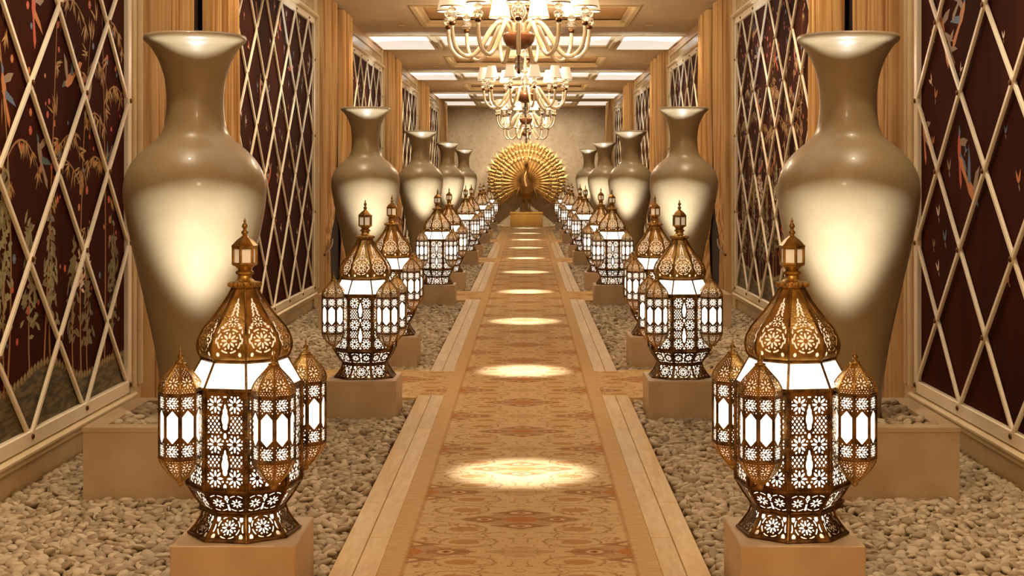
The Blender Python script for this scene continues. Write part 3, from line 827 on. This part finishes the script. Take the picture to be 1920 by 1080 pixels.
def lantern_master():
    root = empty('lantern')
    me = {}
    pts, fc = fret(f_main, -hwb, hwb, HB0, HB1, .0021, lambda x, y: (x, -A_BODY, y))
    mb = MB(); mb.add(pts, fc); me['pierced_panel'] = mb.mesh('pierced_panel', 'dark_brass')
    for nm, pr, fn in (('base_panel', P_BASE, f_base), ('bowl_panel', P_BOWL, f_bowl), ('dome_panel', P_DOME, f_dome)):
        mb = MB(); mb.add(*build_profile_panel(pr, fn, .0023)); me[nm] = mb.mesh(nm, 'brass' if nm == 'dome_panel' else 'dark_brass', True)
    (a0, z0), (a1, z1) = P_ROOF
    mb = MB(); v = [(-a0*T8, -a0, z0), (a0*T8, -a0, z0), (a1*T8, -a1, z1), (-a1*T8, -a1, z1)]
    n = Vector((0, -.107, .049)).normalized()*-.004
    mb.add(v+[tuple(Vector(p)+n) for p in v], [(0, 1, 2, 3), (7, 6, 5, 4), (0, 4, 5, 1), (2, 6, 7, 3)]); me['roof_glass'] = mb.mesh('roof_glass', 'roof_glass')
    for k in range(8):
        for nm in me: obj(nm, me[nm], root, rz=PI/4*k)
    # frame: rims and ribs
    fb = MB()
    for a, z, r in ((.190, .004, .006), (.139, .094, .006), (.195, .184, .007), (.195, .552, .007), (.147, .648, .006)): ring8(fb, a, z, r)
    ribs8(fb, P_BASE, .0045); ribs8(fb, P_BOWL, .0045); ribs8(fb, [(.195, .183), (.195, .552)], .007); ribs8(fb, P_ROOF, .005); ribs8(fb, P_DOME, .0038)
    for k in range(8):
        t = PI/8+PI/4*k
        for z in np.linspace(.22, .5, 8): fb.ball((.214*math.cos(t), .214*math.sin(t), z), .008, 6, 4)
    fb.build('frame', 'dark_brass', root, 50)
    # milky liners lit by the bulbs inside
    oct_shell([(.12, .012), (.128, .094), (.183, .188), (.183, .547)]).build('inner_glass', 'milk_glass', root)
    MB().lathe([(.13, .655), (.143, .69), (.138, .73), (.11, .775), (.06, .84), (.03, .88)], 24).build('dome_lining', 'dome_glow', root, True)
    # neck
    nk = MB().lathe([(.044, .905), (.054, .912), (.056, .922), (.05, .932), (.036, .936), (.027, .944), (.025, .956), (.034, .962), (.034, .97), (.024, .976), (.03, .984), (.036, .99), (.036, .996)], 24)
    for k in range(14): nk.ball((.055*math.cos(2*PI*k/14), .055*math.sin(2*PI*k/14), .922), .0105, 6, 4)
    nk.build('neck', 'brass', root, 40)
    # little glazed cupola
    cu = empty('cupola'); cu.parent = root
    cg = MB()
    hw, z0, z1 = .034, .996, 1.062
    R6 = [(math.cos(PI/3*k+PI/6)*.043, math.sin(PI/3*k+PI/6)*.043) for k in range(6)]
    cb_ = MB()
    for (x, y) in R6: cb_.tube([(x, y, z0), (x, y, z1)], .0055, 6)
    for zc in (z0+.003, z1-.002):
        for p, q in zip(R6, R6[1:]+R6[:1]): cb_.tube([(*p, zc), (*q, zc)], .006, 6)
    cb_.lathe([(.044, z0-.004), (.044, z0+.004)], 6, ang=PI/6)
    cb_.build('cupola_frame', 'brass', cu, 40)
    MB().lathe([(.039, z0+.004), (.039, z1)], 6, ang=PI/6).build('cupola_glass', 'clear_pane', cu)
    MB().lathe([(.05, z1), (.05, z1+.005), (.03, z1+.026), (.01, z1+.042)], 6, ang=PI/6).build('cupola_roof', 'brass', cu)
    MB().lathe([(.010, 1.10), (.008, 1.108), (.013, 1.114), (.013, 1.119), (.006, 1.125), (.006, 1.131), (.011, 1.138), (.009, 1.146), (.004, 1.152), (.004, 1.158), (.006, 1.160), (.003, 1.164), (.0005, 1.172)], 14).build('finial', 'brass', root, True)
    # turrets on the four diagonal faces
    tm = {}
    def eight(pr, fn, cell):
        p, f = build_profile_panel(pr, fn, cell); mb = MB()
        for k in range(8): mb.add(p, f, 0, Matrix.Rotation(PI/4*k, 4, 'Z'))
        return mb
    mb = eight([(TA, TZ0), (TA, TZ1)], f_turret, .0022); ribs8(mb, [(TA, TZ0), (TA, TZ1)], .0032); ring8(mb, TA, TZ0, .0045); ring8(mb, TA, TZ1, .0045)
    tm['window_cage'] = mb.mesh('window_cage', 'dark_brass')
    mb = eight(P_TDOME, f_small(.0105), .0024); ribs8(mb, P_TDOME, .0022, 5); tm['turret_dome'] = mb.mesh('turret_dome', 'brass', 40)
    mb = eight(P_TCUP, f_small(.0105), .0024); ribs8(mb, P_TCUP, .0022, 5); tm['turret_cup'] = mb.mesh('turret_cup', 'brass', 40)
    tm['turret_glass'] = oct_shell([(TA-.006, TZ0+.002), (TA-.006, TZ1-.002)], cap=True).mesh('turret_glass', 'milk_glass')
    tm['cup_lining'] = MB().lathe([(.02, -.19), (.045, -.165), (.058, -.135), (.06, -.125)], 16).mesh('cup_lining', 'dome_glow', True)
    tm['turret_lining'] = MB().lathe([(.06, .12), (.062, .14), (.05, .165), (.03, .19), (.012, .21)], 16).mesh('turret_lining', 'dome_glow', True)
    tm['turret_finial'] = MB().lathe([(.016, .218), (.02, .222), (.02, .227), (.009, .231), (.007, .237), (.012, .243), (.009, .25), (.003, .256), (.003, .268), (.0005, .28)], 12).mesh('turret_finial', 'brass', True)
    tm['turret_knob'] = MB().lathe([(.004, -.228), (.011, -.222), (.012, -.215), (.008, -.21), (.018, -.206), (.018, -.203)], 12).mesh('turret_knob', 'brass', True)
    for k in range(4):
        a = -PI/2+PI/4+PI/2*k
        t = empty('turret', (.252*math.cos(a), .252*math.sin(a), .424), a+PI/2); t.parent = root
        for nm, m_ in tm.items(): obj(nm, m_, t)
    return root
LPH = .22
lp_block = MB().box(-.225, .225, -.225, .225, -.09, LPH, bev=.004).mesh('lantern_plinth', 'plinth_stone')
LY = [5.40, 9.57, 12.1, 17.75, 20.0, 25.6, 27.9, 33.5, 35.8, 41.4]
LXs = [1.022, 1.04, 1.10, 1.07, 1.05, 1.06, 1.05, 1.06, 1.05, 1.06]
ROT = {(-1, 0): -10, (1, 0): 8, (-1, 1): -3, (1, 1): 3}
lm = lantern_master(); first = True
for i, (y, x) in enumerate(zip(LY, LXs)):
    for s in (-1, 1):
        o = lm if first else copy_tree(lm); first = False
        x -= .008*s; o.location = (s*x, y, LPH+.002); o.rotation_euler = (0, 0, math.radians(ROT.get((s, i), 0)))
        tag(o, 'lit pierced brass lantern with four turrets, %s from the camera on the %s' % (ORD[i], SIDE[s]), 'lantern', 'brass lanterns lining the carpet')
        p = obj('lantern_plinth', lp_block, None, (s*x, y, 0))
        tag(p, 'small beige stone block under the %s lantern on the %s' % (ORD[i], SIDE[s]), 'plinth', 'lantern plinths')

# ------------------------------------------------------------------ chandeliers
def chandelier_master():
    root = empty('chandelier')
    MB().lathe([(.012, .0), (.05, .005), (.09, .028), (.115, .065), (.123, .105), (.12, .125), (.11, .125), (.10, .10)], 40).build('bowl', 'amber_glass', root, True)
    MB().lathe([(.006, -.16), (.012, -.158), (.03, -.148), (.034, -.13), (.026, -.112), (.02, -.106), (.03, -.096), (.036, -.076), (.03, -.056), (.014, -.046), (.01, .0)], 24).build('drop', 'clear_glass', root, True)
    MB().tube([(0, 0, -.165), (0, 0, .02)], .007, 8).ball((0, 0, -.168), .012, 8, 6).build('drop_rod', 'bronze_fitting', root, True)
    MB().lathe([(.02, .1), (.05, .125), (.06, .15), (.04, .19), (.024, .215), (.05, .25), (.06, .29), (.05, .33), (.024, .36), (.02, .38), (.04, .41), (.045, .44), (.036, .47), (.016, .5), (.014, .62), (.03, .645), (.034, .67), (.024, .70), (.012, .72), (.012, 1.14), (.012, 1.2)], 24).build('stem', 'clear_glass', root, True)
    MB().lathe([(.012, 1.14), (.05, 1.16), (.09, 1.2), (.1, 1.225)], 32).build('ceiling_rose', 'bronze_fitting', root, True)
    path = [(.07, .11), (.085, .165), (.115, .20), (.155, .205), (.20, .175), (.25, .10), (.30, .02), (.36, -.045), (.42, -.06), (.475, -.035), (.515, .02), (.533, .09), (.537, .165)]
    path = refine(path, 3)
    arm = MB().tube([(r, 0, z) for r, z in path], [.017-.003*abs(2*i/(len(path)-1)-1) for i in range(len(path))], 10).mesh('arm', 'ivory_glass', True)
    X = .537
    cup = MB().lathe([(.02, .13), (.024, .14), (.02, .155)], 16, off=(X, 0, .035)).mesh('arm_cup', 'bronze_fitting', True)
    bal = MB().lathe([(.012, .155), (.03, .168), (.04, .188), (.03, .208), (.014, .216), (.026, .228), (.034, .244), (.024, .26), (.010, .266), (.010, .29)], 20, off=(X, 0, .035)).mesh('candle_holder', 'clear_glass', True)
    sh = MB().lathe([(.088, .262), (.087, .262), (.052, .425)], 28, off=(X, 0, .035), cap=False).mesh('shade', 'shade_fabric', True)
    li = MB().lathe([(.085, .263), (.05, .424)], 28, off=(X, 0, .035), cap=False).mesh('shade_lining', 'shade_lining', True)
    tr = MB().lathe([(.089, .259), (.0895, .268), (.0875, .268), (.087, .259), (.089, .259)], 28, off=(X, 0, .035), cap=False).mesh('shade_trim', 'shade_trim', True)
    bu = MB().ball((X, 0, .35), (.018, .018, .03), 10, 8).mesh('bulb', 'shade_lining', True)
    for k in range(11):
        a = -PI/2+2*PI*k/11
        o = obj('arm', arm, root, rz=a)
        for nm, me in (('arm_cup', cup), ('candle_holder', bal), ('shade', sh), ('shade_lining', li), ('shade_trim', tr), ('bulb', bu)): obj(nm, me, o)
    return root
cm_ = chandelier_master()
for i, y in enumerate(CW[:4]):
    o = cm_ if i == 0 else copy_tree(cm_)
    o.location = (-.035 if i == 0 else 0, y, 2.495); o.rotation_euler = (0, 0, [0, .22, 0, .1][i])
    tag(o, 'glass arm chandelier with cream shades and amber bowl, %s from the camera' % ORD[i], 'chandelier', 'chandeliers over the carpet')
    for k in range(3):
        lamp('chandelier_bulb', 'POINT', (.33*math.cos(.5+k*2.094), y+.33*math.sin(.5+k*2.094), 2.98), 36, (1, .78, .53), shadow_soft_size=.08)

# ------------------------------------------------------------------ golden peacock
PY = 45.15
pb = empty('peacock_plinth', (0, PY, 0))
MB().box(-.5, .5, -.42, .42, -.09, .37, bev=.01).build('block', 'gold_plinth', pb)
MB().box(-.515, .515, -.435, .435, .37, .42, bev=.012).build('top_slab', 'gold_plinth', pb)
tag(pb, 'golden block plinth under the peacock at the end of the hall', 'plinth')
pk = empty('peacock_statue', (0, PY, .42)); BZ = .06; tag(pk, 'gilded peacock statue with fanned tail at the end of the hall', 'statue')
bd = MB()
bd.tube([(0, .34, .62), (0, .22, .60), (.0, .08, .57), (0, -.06, .58), (0, -.17, .66), (-.02, -.22, .78), (-.05, -.23, .90), (-.055, -.2, 1.01), (-.03, -.17, 1.12), (0, -.16, 1.22), (.012, -.17, 1.32), (.0, -.19, 1.40), (-.015, -.22, 1.445), (-.03, -.3, 1.44), (-.036, -.37, 1.42)],
        [.05, .17, .24, .265, .23, .172, .126, .096, .077, .068, .062, .07, .076, .034, .006], 20)
for s in (-1, 1):
    bd.tube([(s*.09, .02, .5), (s*.095, .02, .32), (s*.1, .0, .22), (s*.1, .02, .02)], [.09, .05, .03, .028], 10)
    for dx, dy in ((0, -.13), (.07, -.1), (-.07, -.1), (0, .08)): bd.tube([(s*.1, .02, .025), (s*.1+dx, dy, .018)], [.024, .012], 8)
bd.v = [(x, y-.08, z+BZ*min(1, z/.3)) for x, y, z in bd.v]
b_ = bd.build('body', 'bronze_gold', pk, True); md = b_.modifiers.new('remesh', 'REMESH'); md.mode = 'VOXEL'; md.voxel_size = .014; md.use_smooth_shade = True
cr = MB()
for k in range(5):
    a = (k-2)*.2; top = (math.sin(a)*.2, -.16, 1.47+math.cos(a)*.2)
    cr.tube([(0, -.18, 1.46), top], .007, 6).ball(top, (.02, .012, .03), 8, 6)
cr.v = [(x, y-.08, z+BZ) for x, y, z in cr.v]
cr.build('crest', 'gold', pk, True)
for s in (-1, 1):
    wg = MB(); 
    wg.tube([(s*.2, -.02, .74), (s*.27, -.03, .62), (s*.31, -.02, .44), (s*.32, 0, .29), (s*.31, .02, .2)], [.05, .09, .085, .055, .01], 14, flat=.5)
    wg.v = [(x, y-.06, z+BZ) for x, y, z in wg.v]
    wg.build('wing', 'bronze_gold', pk, True)
HUB = (0, .3, .92)
def feather(L, fork):
    mb = MB(); n = 10
    v, f = [], []
    for i in range(n+1):
        t = i/n; z = .12+(L-.12)*t; hw = .014+.046*t*(1.0 if t < .9 else (.9 if fork else .8))
        for x, y in ((-hw, .012), (-hw*.5, -.006), (0, -.02), (hw*.5, -.006), (hw, .012)): v.append((x, y-.05*math.sin(t*PI), z))
    for i in range(n):
        for k in range(4): a = i*5+k; f.append((a, a+1, a+6, a+5))
    mb.add(v, f)
    yt = -.0
    if fork:
        for s in (-1, 1):
            mb.add([(0, -.022, L-.01), (s*.062, -.0, L-.03), (s*.105, .0, L+.12), (s*.04, -.01, L+.03)], [(0, 1, 2, 3)])
        mb.add([(-.02, -.022, L-.01), (.02, -.022, L-.01), (0, -.022, L+.09)], [(0, 1, 2)])
    else:
        mb.ball((0, -.004, L), (.062, .012, .075), 14, 8)
        mb.lathe([(.03, .0), (.05, .016), (.026, .02)], 16, 1, cap=False)
        k0 = len(mb.v)-48
        for j in range(k0, len(mb.v)):
            x, y, z = mb.v[j]; mb.v[j] = (x, -.012-z, L+y)
    mb.tube([(0, -.026, .12), (0, -.08, (L+.12)/2), (0, -.028, L-.02)], .012, 5, 1)
    return mb.mesh('tail_feather', ['gold', 'old_gold'], 35)
fm = {1: feather(1.24, True), 0: feather(1.17, False), 2: feather(.98, False), 3: feather(.76, False)}
NF = 47
for k in range(NF):
    a = math.radians(-127+254*k/(NF-1)); kind = 1 if k % 2 == 0 and 8 < k < NF-8 else 0
    o = obj('tail_feather', fm[kind], pk, (HUB[0], HUB[1]+.012*(k % 2), HUB[2])); o.rotation_euler = (0, a, 0)
for layer, N2, kind in ((1, 34, 2), (2, 27, 3)):
    for k in range(N2):
        a = math.radians(-122+244*k/(N2-1)); o = obj('tail_feather', fm[kind], pk, (HUB[0], HUB[1]-.045*layer, HUB[2])); o.rotation_euler = (0, a, 0)

# ------------------------------------------------------------------ downlights in the ceiling
dl = MB().lathe([(.05, -.004), (.062, -.004), (.062, .004), (.05, .004), (.05, -.004)], 20, cap=False).mesh('ring', 'cream_paint', True)
for i, y in enumerate(PANEL_Y[1:]):
    for s in (-1, 1):
        for dy in (-1.7, -.15):
            o = obj('downlight', dl, None, (s*1.8, y+dy, CEIL-.02))
            tag(o, 'small round recessed ceiling spot above the %s lattice panel on the %s wall, %s one' % (ORD[i+1], SIDE[s], 'nearer' if dy < -1 else 'farther'), 'downlight', 'recessed ceiling spots')

up = MB().lathe([(.045, -.06), (.05, -.06), (.05, .016), (.058, .016), (.058, .022), (.046, .022), (.046, .012), (.0, .012)], 24).mesh('uplight', 'bronze_fitting', 40)
for i, y in enumerate(VASE_Y):
    for s in (-1, 1):
        tag(obj('uplight', up, None, (s*UPX, y+UPDY, 0)), 'small round uplight sunk in the pebbles before the %s vase on the %s' % (ORD[i], SIDE[s]), 'uplight', 'vase uplights')

# ------------------------------------------------------------------ pebbles
def ico(level):
    t = (1+5**.5)/2
    v = [(-1, t, 0), (1, t, 0), (-1, -t, 0), (1, -t, 0), (0, -1, t), (0, 1, t), (0, -1, -t), (0, 1, -t), (t, 0, -1), (t, 0, 1), (-t, 0, -1), (-t, 0, 1)]
    f = [(0, 11, 5), (0, 5, 1), (0, 1, 7), (0, 7, 10), (0, 10, 11), (1, 5, 9), (5, 11, 4), (11, 10, 2), (10, 7, 6), (7, 1, 8), (3, 9, 4), (3, 4, 2), (3, 2, 6), (3, 6, 8), (3, 8, 9), (4, 9, 5), (2, 4, 11), (6, 2, 10), (8, 6, 7), (9, 8, 1)]
    v = [Vector(p).normalized() for p in v]
    for _ in range(level):
        mid, nf = {}, []
        def m(a, b):
            k = (min(a, b), max(a, b))
            if k not in mid: mid[k] = len(v); v.append(((v[a]+v[b])/2).normalized())
            return mid[k]
        for a, b, c in f:
            x, y, z = m(a, b), m(b, c), m(c, a); nf += [(a, x, z), (b, y, x), (c, z, y), (x, y, z)]
        f = nf
    return np.array([tuple(p) for p in v]), np.array(f)
blocks = [(s*x, y, .235) for y, x in zip(LY, LXs) for s in (-1, 1)]
def bed_points(y0, y1, s, sp):
    nx, ny = int((WX-.03-XO)/sp), int((y1-y0)/sp)
    gx, gy = np.meshgrid(np.arange(nx), np.arange(ny))
    px = XO+.02+(gx+.5+.5*(gy % 2)*.5+RNG.uniform(-.38, .38, gx.shape))*sp; py = y0+(gy+.5+RNG.uniform(-.38, .38, gx.shape))*sp
    px = np.minimum(px, WX-.055)
    p = np.stack([s*px.ravel(), py.ravel()], 1); ok = np.ones(len(p), bool)
    for bx, by, h in blocks: ok &= ~((abs(p[:, 0]-bx) < h) & (abs(p[:, 1]-by) < h))
    for vy in VASE_Y: ok &= ~((abs(p[:, 0]-s*VX) < PHW+.012) & (abs(p[:, 1]-vy) < PHD+.012))
    return p[ok]
def pebble_arrays(p, size, zbase, zj):
    n = len(p); k = size
    sc = np.stack([RNG.uniform(.75, 1.3, n)*k, RNG.uniform(.55, .85, n)*k, RNG.uniform(.34, .55, n)*k], 1)
    rz = RNG.uniform(0, 2*PI, n); rx = RNG.normal(0, .32, n); ry = RNG.normal(0, .32, n)
    cx, sx, cy, sy, cz, sz = np.cos(rx), np.sin(rx), np.cos(ry), np.sin(ry), np.cos(rz), np.sin(rz)
    R = np.empty((n, 3, 3))
    R[:, 0, 0] = cz*cy; R[:, 0, 1] = cz*sy*sx-sz*cx; R[:, 0, 2] = cz*sy*cx+sz*sx
    R[:, 1, 0] = sz*cy; R[:, 1, 1] = sz*sy*sx+cz*cx; R[:, 1, 2] = sz*sy*cx-cz*sx
    R[:, 2, 0] = -sy; R[:, 2, 1] = cy*sx; R[:, 2, 2] = cy*cx
    z = zbase+RNG.uniform(-zj, zj, n)
    return np.column_stack([p, z]), sc, R
def stuff_mesh(name, pos, sc, R, level, label):
    bv, bf = ico(level); n = len(pos)
    V = np.einsum('nij,nvj->nvi', R*sc[:, None, :], np.broadcast_to(bv, (n,)+bv.shape))+pos[:, None, :]
    Fa = (bf[None]+(np.arange(n)*len(bv))[:, None, None]).reshape(-1, 3)
    me = bpy.data.meshes.new(name); me.vertices.add(n*len(bv)); me.vertices.foreach_set('co', V.reshape(-1))
    nf = len(Fa); me.loops.add(nf*3); me.loops.foreach_set('vertex_index', Fa.reshape(-1))
    me.polygons.add(nf); me.polygons.foreach_set('loop_start', np.arange(nf)*3); me.polygons.foreach_set('loop_total', np.full(nf, 3))
    me.polygons.foreach_set('use_smooth', np.ones(nf, bool)); me.materials.append(M['pebble']); me.update(); me.validate()
    o = obj(name, me); o['kind'] = 'stuff'; tag(o, label, 'pebbles'); return o
SPC = [.036, .046, .062, .075, .08, .085]; LVL = [1, 1, 0, 0, 0, 0]
solo = []
for bi, (y0, y1) in enumerate(BAYS):
    ya = 5.35 if bi == 0 else y0+.1; yb = y1-.1 if bi < 5 else END
    for s in (-1, 1):
        p = bed_points(ya, yb, s, SPC[bi]); size = SPC[bi]*.86
        pos, sc, R = pebble_arrays(p, size, -.034 if bi == 0 else -.04, .012)
        if bi == 0:
            # top layer pebbles that show largest become objects of their own
            Z = pos[:, 1]; px = 989+(pos[:, 0]-.03)*FPX/Z; py = 330+(H_EYE-pos[:, 2])*FPX/Z
            vis = (px > 4) & (px < 1916) & (py < 1076) & (pos[:, 2] > -.037)
            for L_, Y_ in ((1.0, 5.40),):                 # behind the near lantern and block: not in view
                cx = 989+(s*L_-.03)*FPX/Y_; vis &= ~((abs(px-cx) < 140))
            order = np.argsort(np.where(vis, Z, 1e9))[:150]; keep = np.ones(len(pos), bool); keep[order] = False
            solo.append((s, pos[order], sc[order], R[order])); pos, sc, R = pos[keep], sc[keep], R[keep]
        stuff_mesh('pebble_bed', pos, sc, R, LVL[bi], 'bed of beige pebbles on the %s, %s bay from the camera' % (SIDE[s], ORD[bi]))
bv, bf = ico(2); mb = MB(); mb.add([tuple(p) for p in bv], [tuple(int(i) for i in q) for q in bf]); peb = mb.mesh('pebble', 'pebble', True)
for s, pos, sc, R in solo:
    for k in range(len(pos)):
        o = obj('pebble', peb); m = Matrix([[*(R[k][r]*sc[k]), pos[k][r]] for r in range(3)]+[[0, 0, 0, 1]]); o.matrix_world = m
        tag(o, 'smooth beige pebble on top of the gravel at the very front, %s side' % SIDE[s], 'pebble', 'front pebbles on the %s' % SIDE[s])
# pebbles in the sunken trays of the vase plinths, and along the end wall
for i, y in enumerate(VASE_Y):
    for s in (-1, 1):
        sp = .05 if i < 2 else .07
        g = [(s*VX+x, y+yy) for x in np.arange(-PHW+.12, PHW-.1, sp) for yy in np.arange(-PHD+.12, PHD-.1, sp) if math.hypot(x, yy) > .17]
        p = np.array(g)+RNG.uniform(-.012, .012, (len(g), 2))
        pos, sc, R = pebble_arrays(p, sp*.72, PH-.004, .02)
        stuff_mesh('plinth_pebbles', pos, sc, R, 1, 'pebbles filling the plinth round the foot of the %s vase on the %s' % (ORD[i], SIDE[s]))
